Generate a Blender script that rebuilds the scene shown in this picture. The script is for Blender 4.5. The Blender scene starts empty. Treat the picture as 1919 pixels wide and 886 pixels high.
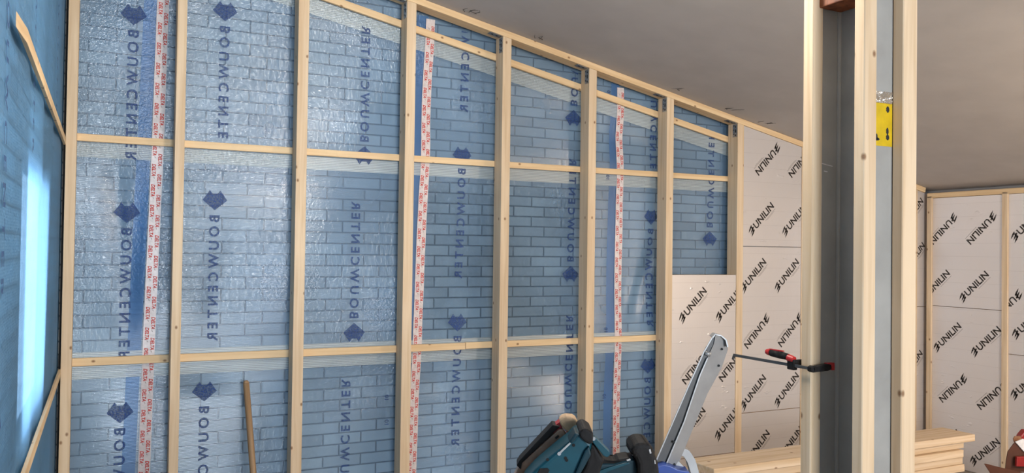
import bpy, bmesh, math, random
from mathutils import Vector, Matrix
random.seed(7)
C = bpy.context.scene.collection
PI = math.pi
EYE = 1.6                       # camera height above the floor
F = 1550.0                      # focal length in pixels of the 1919 wide frame
YAW, PITCH, ROLL = 0.4585, 0.01672, 0.01357

# ------------------------------------------------------------------ camera
fw = Vector((math.sin(YAW)*math.cos(PITCH), math.cos(YAW)*math.cos(PITCH), math.sin(PITCH)))
r0 = Vector((math.cos(YAW), -math.sin(YAW), 0)); u0 = r0.cross(fw)
rt = math.cos(ROLL)*r0 + math.sin(ROLL)*u0
up = -math.sin(ROLL)*r0 + math.cos(ROLL)*u0
cd = bpy.data.cameras.new('camera'); cam = bpy.data.objects.new('camera', cd); C.objects.link(cam)
cd.sensor_width = 36; cd.sensor_fit = 'HORIZONTAL'; cd.lens = F*36/1919; cd.clip_start = 0.02
M = Matrix((rt, up, -fw)).transposed().to_4x4(); M.translation = Vector((0, 0, EYE)); cam.matrix_world = M
bpy.context.scene.camera = cam

# ------------------------------------------------------------------ light
sc = bpy.context.scene
sc.view_settings.view_transform = 'Standard'; sc.view_settings.look = 'None'
sc.view_settings.gamma = 1; sc.view_settings.use_curve_mapping = False
sc.view_settings.exposure = 0.15
w = bpy.data.worlds.new('sky'); sc.world = w; w.use_nodes = True
bg = w.node_tree.nodes['Background']; bg.inputs[0].default_value = (0.70, 0.85, 1.0, 1); bg.inputs[1].default_value = 5.0

def area(name, loc, target, sx, sy, watts, col, spread=PI):
    l = bpy.data.lights.new(name, 'AREA'); l.shape = 'RECTANGLE'; l.size = sx; l.size_y = sy
    l.energy = watts; l.color = col; l.spread = spread
    o = bpy.data.objects.new(name, l); C.objects.link(o); o.location = loc
    o.rotation_euler = (Vector(target)-Vector(loc)).to_track_quat('-Z', 'Y').to_euler()
    return o
# daylight through the two openings of the rear wall, and the warm work lamp standing at the right
area('daylight_rear_opening', (0.9, -4.85, 1.6), (1.6, 4, 1.8), 1.5, 1.7, 240, (0.82, 0.91, 1.0))
def point_lamp(name, loc, watts, col, r=.12):
    l = bpy.data.lights.new(name, 'POINT'); l.energy = watts; l.color = col; l.shadow_soft_size = r
    o = bpy.data.objects.new(name, l); C.objects.link(o); o.location = loc; return o
point_lamp('work_lamp', (4.5, 0.9, 1.50), 125, (1.0, 0.80, 0.60), .16)
point_lamp('rear_fill_lamp', (1.6, -3.2, 2.1), 110, (1.0, 0.84, 0.70), .18)  # added fill behind the camera, brightens the ceiling and the room
point_lamp('overhead_fill_lamp', (1.25, 2.25, EYE+1.13), 72, (1.0, 0.93, 0.84), .16)  # added fill above the frame, brightens the film and studs

# ------------------------------------------------------------------ materials
def mat(name):
    m = bpy.data.materials.new(name); m.use_nodes = True
    nt = m.node_tree; nt.nodes.clear()
    out = nt.nodes.new('ShaderNodeOutputMaterial')
    return m, nt, out
def N(nt, t, **kw):
    n = nt.nodes.new('ShaderNode'+t)
    for k, v in kw.items():
        if k.startswith('i_'): n.inputs[k[2:].replace('_', ' ')].default_value = v
        else: setattr(n, k, v)
    return n
def pr(nt, out, col=(.5,.5,.5), rough=.5, metal=0.0, spec=.5):
    p = N(nt, 'BsdfPrincipled'); p.inputs['Base Color'].default_value = (*col, 1)
    p.inputs['Roughness'].default_value = rough; p.inputs['Metallic'].default_value = metal
    p.inputs['Specular IOR Level'].default_value = spec
    nt.links.new(p.outputs[0], out.inputs[0]); return p
def simple(name, col, rough=.5, metal=0.0, spec=.5, nscale=40, namp=.12, bump=0.0):
    m, nt, out = mat(name); p = pr(nt, out, col, rough, metal, spec)
    tc = N(nt, 'TexCoord'); no = N(nt, 'TexNoise'); no.inputs['Scale'].default_value = nscale; no.inputs['Detail'].default_value = 5
    nt.links.new(tc.outputs['Object'], no.inputs['Vector'])
    cr = N(nt, 'ValToRGB'); e = cr.color_ramp.elements
    e[0].position = .3; e[1].position = .7
    e[0].color = (*[c*(1-namp) for c in col], 1); e[1].color = (*[min(1, c*(1+namp)) for c in col], 1)
    nt.links.new(no.outputs['Fac'], cr.inputs[0]); nt.links.new(cr.outputs[0], p.inputs['Base Color'])
    if bump:
        b = N(nt, 'Bump'); b.inputs['Strength'].default_value = bump; b.inputs['Distance'].default_value = .002
        nt.links.new(no.outputs['Fac'], b.inputs['Height']); nt.links.new(b.outputs[0], p.inputs['Normal'])
    return m

def wood(name, light=(.74,.58,.40), dark=(.62,.45,.28), knots=True, rough=.6):
    """pine whose grain runs along the object's own long axis (local Z)"""
    m, nt, out = mat(name); p = pr(nt, out, light, rough, 0, .3)
    tc = N(nt, 'TexCoord'); oi = N(nt, 'ObjectInfo')
    off = N(nt, 'VectorMath', operation='SCALE'); comb = N(nt, 'CombineXYZ')
    mul = N(nt, 'Math', operation='MULTIPLY'); mul.inputs[1].default_value = 37.0
    nt.links.new(oi.outputs['Random'], mul.inputs[0])
    for i in range(3): nt.links.new(mul.outputs[0], comb.inputs[i])
    add = N(nt, 'VectorMath', operation='ADD')
    nt.links.new(tc.outputs['Object'], add.inputs[0]); nt.links.new(comb.outputs[0], add.inputs[1])
    mp = N(nt, 'Mapping'); mp.inputs['Scale'].default_value = (38, 38, 1.6)
    nt.links.new(add.outputs[0], mp.inputs[0])
    no = N(nt, 'TexNoise'); no.inputs['Scale'].default_value = 1.0; no.inputs['Detail'].default_value = 4; no.inputs['Distortion'].default_value = .6
    nt.links.new(mp.outputs[0], no.inputs['Vector'])
    cr = N(nt, 'ValToRGB'); e = cr.color_ramp.elements
    e[0].position = .33; e[0].color = (*dark, 1); e[1].position = .62; e[1].color = (*light, 1)
    nt.links.new(no.outputs['Fac'], cr.inputs[0])
    # slow tone drift
    n2 = N(nt, 'TexNoise'); n2.inputs['Scale'].default_value = 1.3; nt.links.new(add.outputs[0], n2.inputs['Vector'])
    mx = N(nt, 'Mix', data_type='RGBA', blend_type='MULTIPLY'); mx.inputs[0].default_value = .5
    cr2 = N(nt, 'ValToRGB'); e = cr2.color_ramp.elements
    e[0].position = .3; e[0].color = (.84,.80,.76,1); e[1].position = .7; e[1].color = (1.05,1.03,1.0,1)
    nt.links.new(n2.outputs['Fac'], cr2.inputs[0])
    nt.links.new(cr.outputs[0], mx.inputs[6]); nt.links.new(cr2.outputs[0], mx.inputs[7])
    last = mx.outputs[2]
    if knots:
        sp = N(nt, 'SeparateXYZ'); nt.links.new(add.outputs[0], sp.inputs[0])
        s = N(nt, 'Math', operation='ADD'); nt.links.new(sp.outputs[0], s.inputs[0]); nt.links.new(sp.outputs[1], s.inputs[1])
        cb = N(nt, 'CombineXYZ'); nt.links.new(s.outputs[0], cb.inputs[0])
        sz = N(nt, 'Math', operation='MULTIPLY'); sz.inputs[1].default_value = .7
        nt.links.new(sp.outputs[2], sz.inputs[0]); nt.links.new(sz.outputs[0], cb.inputs[1])
        v = N(nt, 'TexVoronoi', voronoi_dimensions='2D'); v.inputs['Scale'].default_value = 6
        nt.links.new(cb.outputs[0], v.inputs['Vector'])
        k = N(nt, 'MapRange'); k.inputs[1].default_value = .018; k.inputs[2].default_value = .050; k.inputs[3].default_value = .85; k.inputs[4].default_value = 0
        nt.links.new(v.outputs['Distance'], k.inputs[0])
        mk = N(nt, 'Mix', data_type='RGBA'); mk.inputs[7].default_value = (.19,.085,.035,1)
        nt.links.new(k.outputs[0], mk.inputs[0]); nt.links.new(last, mk.inputs[6]); last = mk.outputs[2]
    nt.links.new(last, p.inputs['Base Color'])
    b = N(nt, 'Bump'); b.inputs['Strength'].default_value = .25; b.inputs['Distance'].default_value = .001
    nt.links.new(no.outputs['Fac'], b.inputs['Height']); nt.links.new(b.outputs[0], p.inputs['Normal'])
    return m

W_STUD = wood('pine_stud')
W_BATT = wood('pine_batten', (.80,.60,.36), (.68,.47,.26))
W_BOARD = wood('pine_board', (.62,.49,.35), (.50,.36,.22))
W_STICK = wood('round_handle_wood', (.36,.235,.13), (.25,.15,.075), knots=False, rough=.4)
W_BROWN = wood('reddish_block_wood', (.28,.09,.035), (.12,.035,.015), knots=False)

def film_mat(name, tint, body, fac, rough=.33, grid=True, crinkle=1.0, tl=.3, ribs=False, vary=0, local=False):
    m, nt, out = mat(name)
    tc = N(nt, 'TexCoord')
    tr = N(nt, 'BsdfTransparent'); tr.inputs[0].default_value = (*tint, 1)
    p = N(nt, 'BsdfPrincipled'); p.inputs['Roughness'].default_value = rough; p.inputs['IOR'].default_value = 1.85
    p.inputs['Specular IOR Level'].default_value = 1.0
    # cloudy tone of the sheet
    no = N(nt, 'TexNoise'); no.inputs['Scale'].default_value = 1.7; no.inputs['Detail'].default_value = 3
    nt.links.new(tc.outputs['Object'], no.inputs['Vector'])
    cr = N(nt, 'ValToRGB'); e = cr.color_ramp.elements
    e[0].position = .35; e[0].color = (*[c*.86 for c in body], 1); e[1].position = .68; e[1].color = (*[min(1, c*1.12) for c in body], 1)
    nt.links.new(no.outputs['Fac'], cr.inputs[0]); nt.links.new(cr.outputs[0], p.inputs['Base Color'])
    # translucency
    tn = N(nt, 'BsdfTranslucent'); nt.links.new(cr.outputs[0], tn.inputs[0])
    ms = N(nt, 'MixShader'); ms.inputs[0].default_value = tl
    nt.links.new(p.outputs[0], ms.inputs[1]); nt.links.new(tn.outputs[0], ms.inputs[2])
    mix = N(nt, 'MixShader'); mix.inputs[0].default_value = fac
    nt.links.new(tr.outputs[0], mix.inputs[1]); nt.links.new(ms.outputs[0], mix.inputs[2]); nt.links.new(mix.outputs[0], out.inputs[0])
    if vary:
        vr = N(nt, 'MapRange'); vr.inputs[1].default_value = .35; vr.inputs[2].default_value = .65; vr.inputs[3].default_value = fac-vary; vr.inputs[4].default_value = fac+vary
        vn = N(nt, 'TexNoise'); vn.inputs['Scale'].default_value = 1.3; vn.inputs['Detail'].default_value = 4; vm = N(nt, 'Mapping'); vm.inputs['Location'].default_value = (4, 0, 7)
        nt.links.new(tc.outputs['Object'], vm.inputs[0]); nt.links.new(vm.outputs[0], vn.inputs['Vector']); nt.links.new(vn.outputs['Fac'], vr.inputs[0]); nt.links.new(vr.outputs[0], mix.inputs[0])
    # crinkles (masked), fine horizontal weave
    mask = N(nt, 'TexNoise'); mask.inputs['Scale'].default_value = .9; nt.links.new(tc.outputs['Object'], mask.inputs['Vector'])
    mr = N(nt, 'MapRange'); mr.inputs[1].default_value = .45; mr.inputs[2].default_value = .60; mr.inputs[3].default_value = .15; mr.inputs[4].default_value = 1
    nt.links.new(mask.outputs['Fac'], mr.inputs[0])
    cn = N(nt, 'TexNoise'); cn.inputs['Scale'].default_value = 48; cn.inputs['Detail'].default_value = 3; cn.inputs['Distortion'].default_value = 1.2
    mp = N(nt, 'Mapping'); mp.inputs['Scale'].default_value = (1, 1, .8); mp.inputs['Rotation'].default_value = (0, .5, 0)
    nt.links.new(tc.outputs['Object'], mp.inputs[0]); nt.links.new(mp.outputs[0], cn.inputs['Vector'])
    amp = mr.outputs[0]
    if local:                                     # the loosest, most crumpled stretch of the sheet
        sx = N(nt, 'SeparateXYZ'); nt.links.new(tc.outputs['Object'], sx.inputs[0]); fs_ = []
        for k_, c_, h_ in ((0, 2.15, .62), (2, EYE-.08, .60)):
            d1 = N(nt, 'Math', operation='SUBTRACT'); d1.inputs[1].default_value = c_; nt.links.new(sx.outputs[k_], d1.inputs[0])
            d2 = N(nt, 'Math', operation='ABSOLUTE'); nt.links.new(d1.outputs[0], d2.inputs[0])
            d3 = N(nt, 'MapRange', interpolation_type='SMOOTHSTEP'); d3.inputs[1].default_value = h_; d3.inputs[2].default_value = h_*.55; nt.links.new(d2.outputs[0], d3.inputs[0]); fs_.append(d3)
        m1 = N(nt, 'Math', operation='MULTIPLY'); nt.links.new(fs_[0].outputs[0], m1.inputs[0]); nt.links.new(fs_[1].outputs[0], m1.inputs[1])
        m2 = N(nt, 'Math', operation='MULTIPLY_ADD'); m2.inputs[1].default_value = 3.2; nt.links.new(m1.outputs[0], m2.inputs[0])
        m3 = N(nt, 'Math', operation='MULTIPLY'); m3.inputs[1].default_value = .35; nt.links.new(mr.outputs[0], m3.inputs[0]); nt.links.new(m3.outputs[0], m2.inputs[2]); amp = m2.outputs[0]
    mu = N(nt, 'Math', operation='MULTIPLY'); nt.links.new(amp, mu.inputs[0]); nt.links.new(cn.outputs['Fac'], mu.inputs[1])
    b = N(nt, 'Bump'); b.inputs['Strength'].default_value = 1.0*crinkle; b.inputs['Distance'].default_value = .014
    nt.links.new(mu.outputs[0], b.inputs['Height'])
    if grid:
        wv = N(nt, 'TexWave', wave_type='BANDS', bands_direction='Z'); wv.inputs['Scale'].default_value = 45
        nt.links.new(tc.outputs['Object'], wv.inputs['Vector'])
        b2 = N(nt, 'Bump'); b2.inputs['Strength'].default_value = .35; b2.inputs['Distance'].default_value = .0012
        nt.links.new(wv.outputs['Fac'], b2.inputs['Height']); nt.links.new(b.outputs[0], b2.inputs['Normal']); b = b2
    nt.links.new(b.outputs[0], p.inputs['Normal'])
    if ribs:                                      # pale horizontal ribs with clearer film between them
        rw = N(nt, 'TexWave', wave_type='BANDS', bands_direction='Z'); rw.inputs['Scale'].default_value = 34; rw.inputs['Distortion'].default_value = .6
        nt.links.new(tc.outputs['Object'], rw.inputs['Vector'])
        rm = N(nt, 'MapRange'); rm.inputs[1].default_value = .25; rm.inputs[2].default_value = .75; rm.inputs[3].default_value = .42; rm.inputs[4].default_value = .74
        nt.links.new(rw.outputs['Fac'], rm.inputs[0]); nt.links.new(rm.outputs[0], mix.inputs[0])
    return m
FILM = film_mat('blue_vapour_film', (.70,.85,.98), (.19,.315,.485), .48, rough=.20, vary=.08, local=True)
FILM_SIDE = film_mat('blue_vapour_film_side', (.50,.75,1.0), (.26,.50,.74), .78, rough=.4, tl=.65)
FILM2 = film_mat('blue_film_overlap', (.50,.74,.98), (.11,.28,.58), .42, crinkle=.3)
RIBBED = film_mat('pale_ribbed_film', (.80,.90,.95), (.70,.76,.74), .60, rough=.35, crinkle=.5, ribs=True)

def ink(name, col, alpha=1.0, rough=.5):
    m, nt, out = mat(name); p = pr(nt, out, col, rough, 0, .2); p.inputs['Alpha'].default_value = alpha
    tc = N(nt, 'TexCoord'); no = N(nt, 'TexNoise'); no.inputs['Scale'].default_value = 130
    nt.links.new(tc.outputs['Object'], no.inputs['Vector'])
    mr = N(nt, 'MapRange'); mr.inputs[1].default_value = .35; mr.inputs[2].default_value = .6; mr.inputs[3].default_value = alpha*.6; mr.inputs[4].default_value = alpha
    nt.links.new(no.outputs['Fac'], mr.inputs[0]); nt.links.new(mr.outputs[0], p.inputs['Alpha'])
    return m
INK_BLUE = ink('dark_blue_print', (.022,.055,.19), .80)
INK_BLACK = ink('black_print', (.02,.015,.012), 1.0)
INK_GREY = ink('pale_grey_print', (.25,.20,.17), .55)
INK_RED = ink('red_print', (.55,.035,.02), 1.0)
TAPE = simple('white_tape', (.62,.55,.54), .35, nscale=60, namp=.12, bump=.3)

def brick_mat():
    m, nt, out = mat('grey_brickwork'); p = pr(nt, out, (.4,.4,.4), .9, 0, .1)
    tc = N(nt, 'TexCoord'); sp = N(nt, 'SeparateXYZ'); cb = N(nt, 'CombineXYZ')
    nt.links.new(tc.outputs['Object'], sp.inputs[0])
    ad = N(nt, 'Math', operation='ADD'); nt.links.new(sp.outputs[0], ad.inputs[0]); nt.links.new(sp.outputs[1], ad.inputs[1])
    nt.links.new(ad.outputs[0], cb.inputs[0]); nt.links.new(sp.outputs[2], cb.inputs[1])
    br = N(nt, 'TexBrick'); br.offset = .42; br.offset_frequency = 2
    br.inputs['Scale'].default_value = 1; br.inputs['Brick Width'].default_value = .215; br.inputs['Row Height'].default_value = .0625
    br.inputs['Mortar Size'].default_value = .0066; br.inputs['Mortar Smooth'].default_value = .9; br.inputs['Bias'].default_value = -.1
    br.inputs['Color1'].default_value = (.86,.84,.80,1); br.inputs['Color2'].default_value = (.62,.61,.59,1); br.inputs['Mortar'].default_value = (.15,.155,.16,1)
    nt.links.new(cb.outputs[0], br.inputs['Vector'])
    no = N(nt, 'TexNoise'); no.inputs['Scale'].default_value = 1.5; no.inputs['Detail'].default_value = 4; nt.links.new(tc.outputs['Object'], no.inputs['Vector'])
    cr = N(nt, 'ValToRGB'); e = cr.color_ramp.elements; e[0].position=.35; e[0].color=(.72,.70,.68,1); e[1].position=.65; e[1].color=(1,1,1,1)
    nt.links.new(no.outputs['Fac'], cr.inputs[0])
    mx = N(nt, 'Mix', data_type='RGBA', blend_type='MULTIPLY'); mx.inputs[0].default_value = 1
    nt.links.new(br.outputs['Color'], mx.inputs[6]); nt.links.new(cr.outputs[0], mx.inputs[7]); nt.links.new(mx.outputs[2], p.inputs['Base Color'])
    b = N(nt, 'Bump', invert=True); b.inputs['Strength'].default_value = .6; b.inputs['Distance'].default_value = .006
    nt.links.new(br.outputs['Fac'], b.inputs['Height']); nt.links.new(b.outputs[0], p.inputs['Normal'])
    return m
BRICK = brick_mat()

def foil_mat():
    m, nt, out = mat('board_foil_facing'); p = pr(nt, out, (.74,.69,.66), .30, .45, .5)
    tc = N(nt, 'TexCoord'); sp = N(nt, 'SeparateXYZ'); nt.links.new(tc.outputs['Object'], sp.inputs[0])
    # fine embossed squares of the facing and dents
    hs = []
    for i in (0, 1, 2):
        wv = N(nt, 'TexWave', wave_type='BANDS', bands_direction='XYZ'[i]); wv.inputs['Scale'].default_value = 22
        nt.links.new(tc.outputs['Object'], wv.inputs['Vector']); hs.append(wv)
    s = N(nt, 'Math', operation='ADD'); nt.links.new(hs[0].outputs['Fac'], s.inputs[0]); nt.links.new(hs[2].outputs['Fac'], s.inputs[1])
    b = N(nt, 'Bump'); b.inputs['Strength'].default_value = .05; b.inputs['Distance'].default_value = .001
    nt.links.new(s.outputs[0], b.inputs['Height'])
    v = N(nt, 'TexNoise'); v.inputs['Scale'].default_value = 13; v.inputs['Detail'].default_value = 2
    mp = N(nt, 'Mapping'); mp.inputs['Scale'].default_value = (1,1,2.2); nt.links.new(tc.outputs['Object'], mp.inputs[0]); nt.links.new(mp.outputs[0], v.inputs['Vector'])
    mr = N(nt, 'MapRange'); mr.inputs[1].default_value = .70; mr.inputs[2].default_value = .78; nt.links.new(v.outputs['Fac'], mr.inputs[0])
    b2 = N(nt, 'Bump'); b2.inputs['Strength'].default_value = .5; b2.inputs['Distance'].default_value = .004
    nt.links.new(mr.outputs[0], b2.inputs['Height']); nt.links.new(b.outputs[0], b2.inputs['Normal'])
    nt.links.new(b2.outputs[0], p.inputs['Normal'])
    # faint printed ruling every 0.1 m
    bt = N(nt, 'TexBrick'); bt.offset = 0; bt.inputs['Scale'].default_value = 1; bt.inputs['Brick Width'].default_value = 9; bt.inputs['Row Height'].default_value = .1
    bt.inputs['Mortar Size'].default_value = .001; bt.inputs['Mortar Smooth'].default_value = 1
    bt.inputs['Color1'].default_value = (.76,.71,.68,1); bt.inputs['Color2'].default_value = (.76,.71,.68,1); bt.inputs['Mortar'].default_value = (.58,.53,.50,1)
    cb = N(nt, 'CombineXYZ'); nt.links.new(sp.outputs[0], cb.inputs[0]); nt.links.new(sp.outputs[2], cb.inputs[1]); nt.links.new(cb.outputs[0], bt.inputs['Vector'])
    nt.links.new(bt.outputs['Color'], p.inputs['Base Color'])
    return m
FOIL = foil_mat()
FOAM = simple('tan_foam_core', (.62,.42,.22), .9, nscale=90)
CEIL = simple('grey_ceiling_lining', (.46,.425,.40), .8, nscale=5, namp=.05, bump=.2)
PLASTER = simple('grey_rear_wall', (.38,.36,.34), .9, nscale=6, namp=.06)
FLOOR = simple('concrete_floor', (.24,.21,.18), .8, nscale=4, namp=.2, bump=.3)
STEEL = simple('grey_primed_steel', (.36,.35,.325), .5, 0, nscale=9, namp=.10, bump=.15)
GALV = simple('galvanised_bracket', (.34,.35,.36), .35, .9, nscale=90, namp=.3)
DARK = simple('dark_recess', (.02,.02,.02), .8)
ALU = simple('aluminium', (.36,.355,.35), .48, .6, nscale=25, namp=.08, bump=.1)
ALU_D = simple('dark_metal_channel_shade', (.085,.082,.080), .5, .3, nscale=25, namp=.1)  # dark metal; on the ladder it puts the channel's shade into the colour
BLUEPL = simple('blue_plastic', (.02,.06,.28), .4)
TEAL = simple('teal_tool_plastic', (.005,.055,.078), .42, 0, .3, nscale=30, namp=.15)
TEAL_D = simple('dark_teal_tool_plastic', (.005,.028,.040), .5, 0, .25, nscale=30, namp=.15)
RUBBER = simple('black_rubber', (.012,.011,.011), .65, 0, .2, nscale=60, namp=.3, bump=.4)
REDP = simple('red_plastic', (.45,.02,.02), .4)
TACK = simple('worn_brown_metal', (.34,.22,.15), .45, .2, nscale=35, namp=.35)
BEIGE = simple('worn_beige_casing', (.56,.38,.22), .6, nscale=28, namp=.45)
YEL = simple('yellow_label_film', (.66,.44,.012), .35, nscale=22, namp=.15, bump=.4)
SILV = simple('silver_tape', (.70,.66,.60), .22, .85, nscale=55, namp=.25, bump=1.0)
CARD = simple('brown_cardboard', (.085,.028,.014), .8, nscale=12, namp=.12)
CARD_IN = simple('brown_cardboard_inside', (.26,.12,.06), .85, nscale=12, namp=.12)
PAPER = simple('white_paper', (.72,.70,.70), .6)
REDC = simple('dark_red_casing', (.28,.008,.008), .45)
GLASS_FR = simple('white_window_frame', (.8,.8,.8), .4)

# ------------------------------------------------------------------ helpers
def link(name, me, m, parent=None, loc=None):
    o = bpy.data.objects.new(name, me); C.objects.link(o)
    if m is not None:
        for k in (m if isinstance(m, (list, tuple)) else [m]): me.materials.append(k)
    if parent: o.parent = parent
    if loc is not None: o.location = loc
    return o
def tag(o, label=None, cat=None, group=None, kind=None):
    if label: o['label'] = label
    if cat: o['category'] = cat
    if group: o['group'] = group
    if kind: o['kind'] = kind
    return o
def thing(name, label, cat, loc, group=None):
    o = bpy.data.objects.new(name, None); C.objects.link(o); o.location = loc; o.empty_display_size = .05
    bpy.context.view_layer.update()
    return tag(o, label, cat, group)
def bm_new(): return bmesh.new()
def add_box(bm, c, s, R=None, mi=0):
    ve = []
    for dx in (-.5,.5):
        for dy in (-.5,.5):
            for dz in (-.5,.5):
                v = Vector((dx*s[0], dy*s[1], dz*s[2]))
                if R is not None: v = R @ v
                ve.append(bm.verts.new(v+Vector(c)))
    for f in ((0,1,3,2),(4,6,7,5),(0,4,5,1),(2,3,7,6),(0,2,6,4),(1,5,7,3)):
        fa = bm.faces.new([ve[i] for i in f]); fa.material_index = mi
    return ve
def fin(name, bm, m, parent=None, bevel=0.0, loc=None, smooth=False, seg=2):
    bmesh.ops.recalc_face_normals(bm, faces=bm.faces)
    if bevel:
        bmesh.ops.bevel(bm, geom=[e for e in bm.edges if e.is_manifold and e.calc_face_angle(0) > .5], offset=bevel, segments=seg, affect='EDGES', profile=.6)
    me = bpy.data.meshes.new(name); bm.to_mesh(me); bm.free()
    if smooth:
        for p in me.polygons: p.use_smooth = True
    o = link(name, me, m)
    if parent:                                   # geometry is given in world metres; parts hang on a moved Empty
        o.parent = parent; o.matrix_parent_inverse = parent.matrix_basis.inverted()
    if loc is not None: o.location = loc
    return o
def fin_each(name, bm, m, parent, label=None):
    """one part per loose island"""
    left = set(bm.verts)
    while left:
        st_ = [left.pop()]; isl = set(st_)
        while st_:
            for e in st_.pop().link_edges:
                for v in e.verts:
                    if v not in isl: isl.add(v); st_.append(v)
        left -= isl
        b = bmesh.new(); mp_ = {v: b.verts.new(v.co) for v in isl}
        for f in {f for v in isl for f in v.link_faces}: b.faces.new([mp_[v] for v in f.verts])
        if len(b.faces): 
            o = fin(name, b, m, parent)
            if label: o['label'] = label
        else: b.free()
    bm.free()
def P(x, y, z): return Vector((x, y, z+EYE))     # z measured from the eye line

def stick(name, a, b, w1, w2, m, refdir, parent=None, bevel=.0015, ends=None):
    """sawn timber from a to b; local Z along it; w1 measured along refdir, w2 across"""
    a, b = Vector(a), Vector(b); z = (b-a); L = z.length; z.normalize()
    x = Vector(refdir); x = (x - z*x.dot(z)).normalized(); y = z.cross(x)
    bm = bm_new(); add_box(bm, (0,0,L/2), (w1, w2, L))
    if ends:                                      # slanted cut: shear top vertices by slope along x
        for v in bm.verts:
            if v.co.z > L*.5: v.co.z += ends*v.co.x
    bmesh.ops.recalc_face_normals(bm, faces=bm.faces)
    bmesh.ops.bevel(bm, geom=list(bm.edges), offset=bevel, segments=1, affect='EDGES')
    me = bpy.data.meshes.new(name); bm.to_mesh(me); bm.free()
    o = link(name, me, m); R = Matrix((x, y, z)).transposed().to_4x4(); R.translation = a; o.matrix_world = R
    if parent: o.parent = parent; o.matrix_parent_inverse = parent.matrix_basis.inverted()
    return o

def cyl(bm, a, b, r1, r2=None, n=20, mi=0, cap=True):
    a, b = Vector(a), Vector(b); r2 = r1 if r2 is None else r2
    z = (b-a).normalized(); x = z.orthogonal().normalized(); y = z.cross(x)
    A = []; B = []
    for i in range(n):
        t = 2*PI*i/n; d = x*math.cos(t)+y*math.sin(t)
        A.append(bm.verts.new(a+d*r1)); B.append(bm.verts.new(b+d*r2))
    for i in range(n):
        f = bm.faces.new((A[i], A[(i+1)%n], B[(i+1)%n], B[i])); f.material_index = mi
    if cap:
        bm.faces.new(A[::-1]).material_index = mi; bm.faces.new(B).material_index = mi
def tube(bm, pts, r, n=10):
    for i in range(len(pts)-1): cyl(bm, pts[i], pts[i+1], r if not isinstance(r, (list,tuple)) else r[i], None if not isinstance(r,(list,tuple)) else r[i+1], n)

def at(px, py, depth):
    """point of the place seen at a pixel, a given distance in front of the eye"""
    return Vector((0,0,EYE)) + fw*depth + rt*((px-959.5)/F*depth) + up*((443-py)/F*depth)
def slab(bm, pts, depth, thick, mi=0, tilt=None):
    """solid of real thickness whose outline stands at a distance; tilt(px,py)->extra distance"""
    fr = [bm.verts.new(at(x, y, depth+(tilt(x, y) if tilt else 0))) for x, y in pts]
    bk = [bm.verts.new(v.co + fw*thick) for v in fr]
    n = len(pts)
    bm.faces.new(fr).material_index = mi; bm.faces.new(bk[::-1]).material_index = mi
    for i in range(n): bm.faces.new((fr[i], bk[i], bk[(i+1)%n], fr[(i+1)%n])).material_index = mi

# ---- lettering
def glyphs(txt, bold=0.0, shear=0.0, spacing=1.0, h=1.0, length=None):
    cu = bpy.data.curves.new('letters', 'FONT'); cu.body = txt; cu.size = 1; cu.offset = bold; cu.shear = shear
    cu.space_character = spacing; cu.resolution_u = 3; cu.fill_mode = 'FRONT'
    ob = bpy.data.objects.new('letters', cu); C.objects.link(ob)
    dg = bpy.context.evaluated_depsgraph_get(); me = bpy.data.meshes.new_from_object(ob.evaluated_get(dg))
    vs = [(v.co.x, v.co.y) for v in me.vertices]; fs = [tuple(p.vertices) for p in me.polygons]
    bpy.data.objects.remove(ob); bpy.data.meshes.remove(me); bpy.data.curves.remove(cu)
    x0 = min(v[0] for v in vs); x1 = max(v[0] for v in vs); y0 = min(v[1] for v in vs); y1 = max(v[1] for v in vs)
    L = length if length else (x1-x0)/(y1-y0)*h
    return [((x-x0)/(x1-x0)*L, (y-y0)/(y1-y0)*h) for x, y in vs], fs, L
def put(bm, g, fn, mi=0):
    vs = [bm.verts.new(fn(x, y)) for x, y in g[0]]
    for f in g[1]:
        try: bm.faces.new([vs[i] for i in f]).material_index = mi
        except ValueError: pass
def poly(pts): return [tuple(p) for p in pts], [tuple(range(len(pts)))], 0

# ------------------------------------------------------------------ key planes (metres, z from the eye line)
S = 4.412                    # front of the studs
BY = S+.1                    # back of the studs, front of the battens
FY = 4.542                   # the blue film
XL = -.180                   # film on the left wall
XR = 5.80                    # front of the right wall's studs
FL = -EYE                    # floor
RY = -5.0                    # rear wall
def zc(x): return 1.413-.2073*(x-1.615)            # ceiling underside
def zplate(x): return zc(x)-.040                    # plate underside

# ------------------------------------------------------------------ structure
def quadbox(name, pts, ext, m, parent=None):
    """solid from a quad/polygon of points pushed along ext"""
    bm = bm_new(); a = [bm.verts.new(p) for p in pts]; b = [bm.verts.new(Vector(p)+Vector(ext)) for p in pts]; n = len(pts)
    bm.faces.new(a); bm.faces.new(b[::-1])
    for i in range(n): bm.faces.new((a[i], b[i], b[(i+1)%n], a[(i+1)%n]))
    return fin(name, bm, m, parent)
x0, x1 = XL-.35, XR+.35
tag(quadbox('ceiling', [P(x0, 4.95, zc(x0)), P(x1, 4.95, zc(x1)), P(x1, RY-.2, zc(x1)), P(x0, RY-.2, zc(x0))], (0,0,.12), CEIL), kind='structure')
tag(quadbox('floor', [P(x0, 4.95, FL), P(x1, 4.95, FL), P(x1, RY-.2, FL), P(x0, RY-.2, FL)], (0,0,-.12), FLOOR), kind='structure')
# brick wall behind the film
xa, xb = XL-.19, XR+.14
tag(quadbox('wall_back', [P(xa, 4.60, FL), P(xb, 4.60, FL), P(xb, 4.60, zc(xb)), P(xa, 4.60, zc(xa))], (0,.22,0), BRICK), kind='structure')
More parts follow.
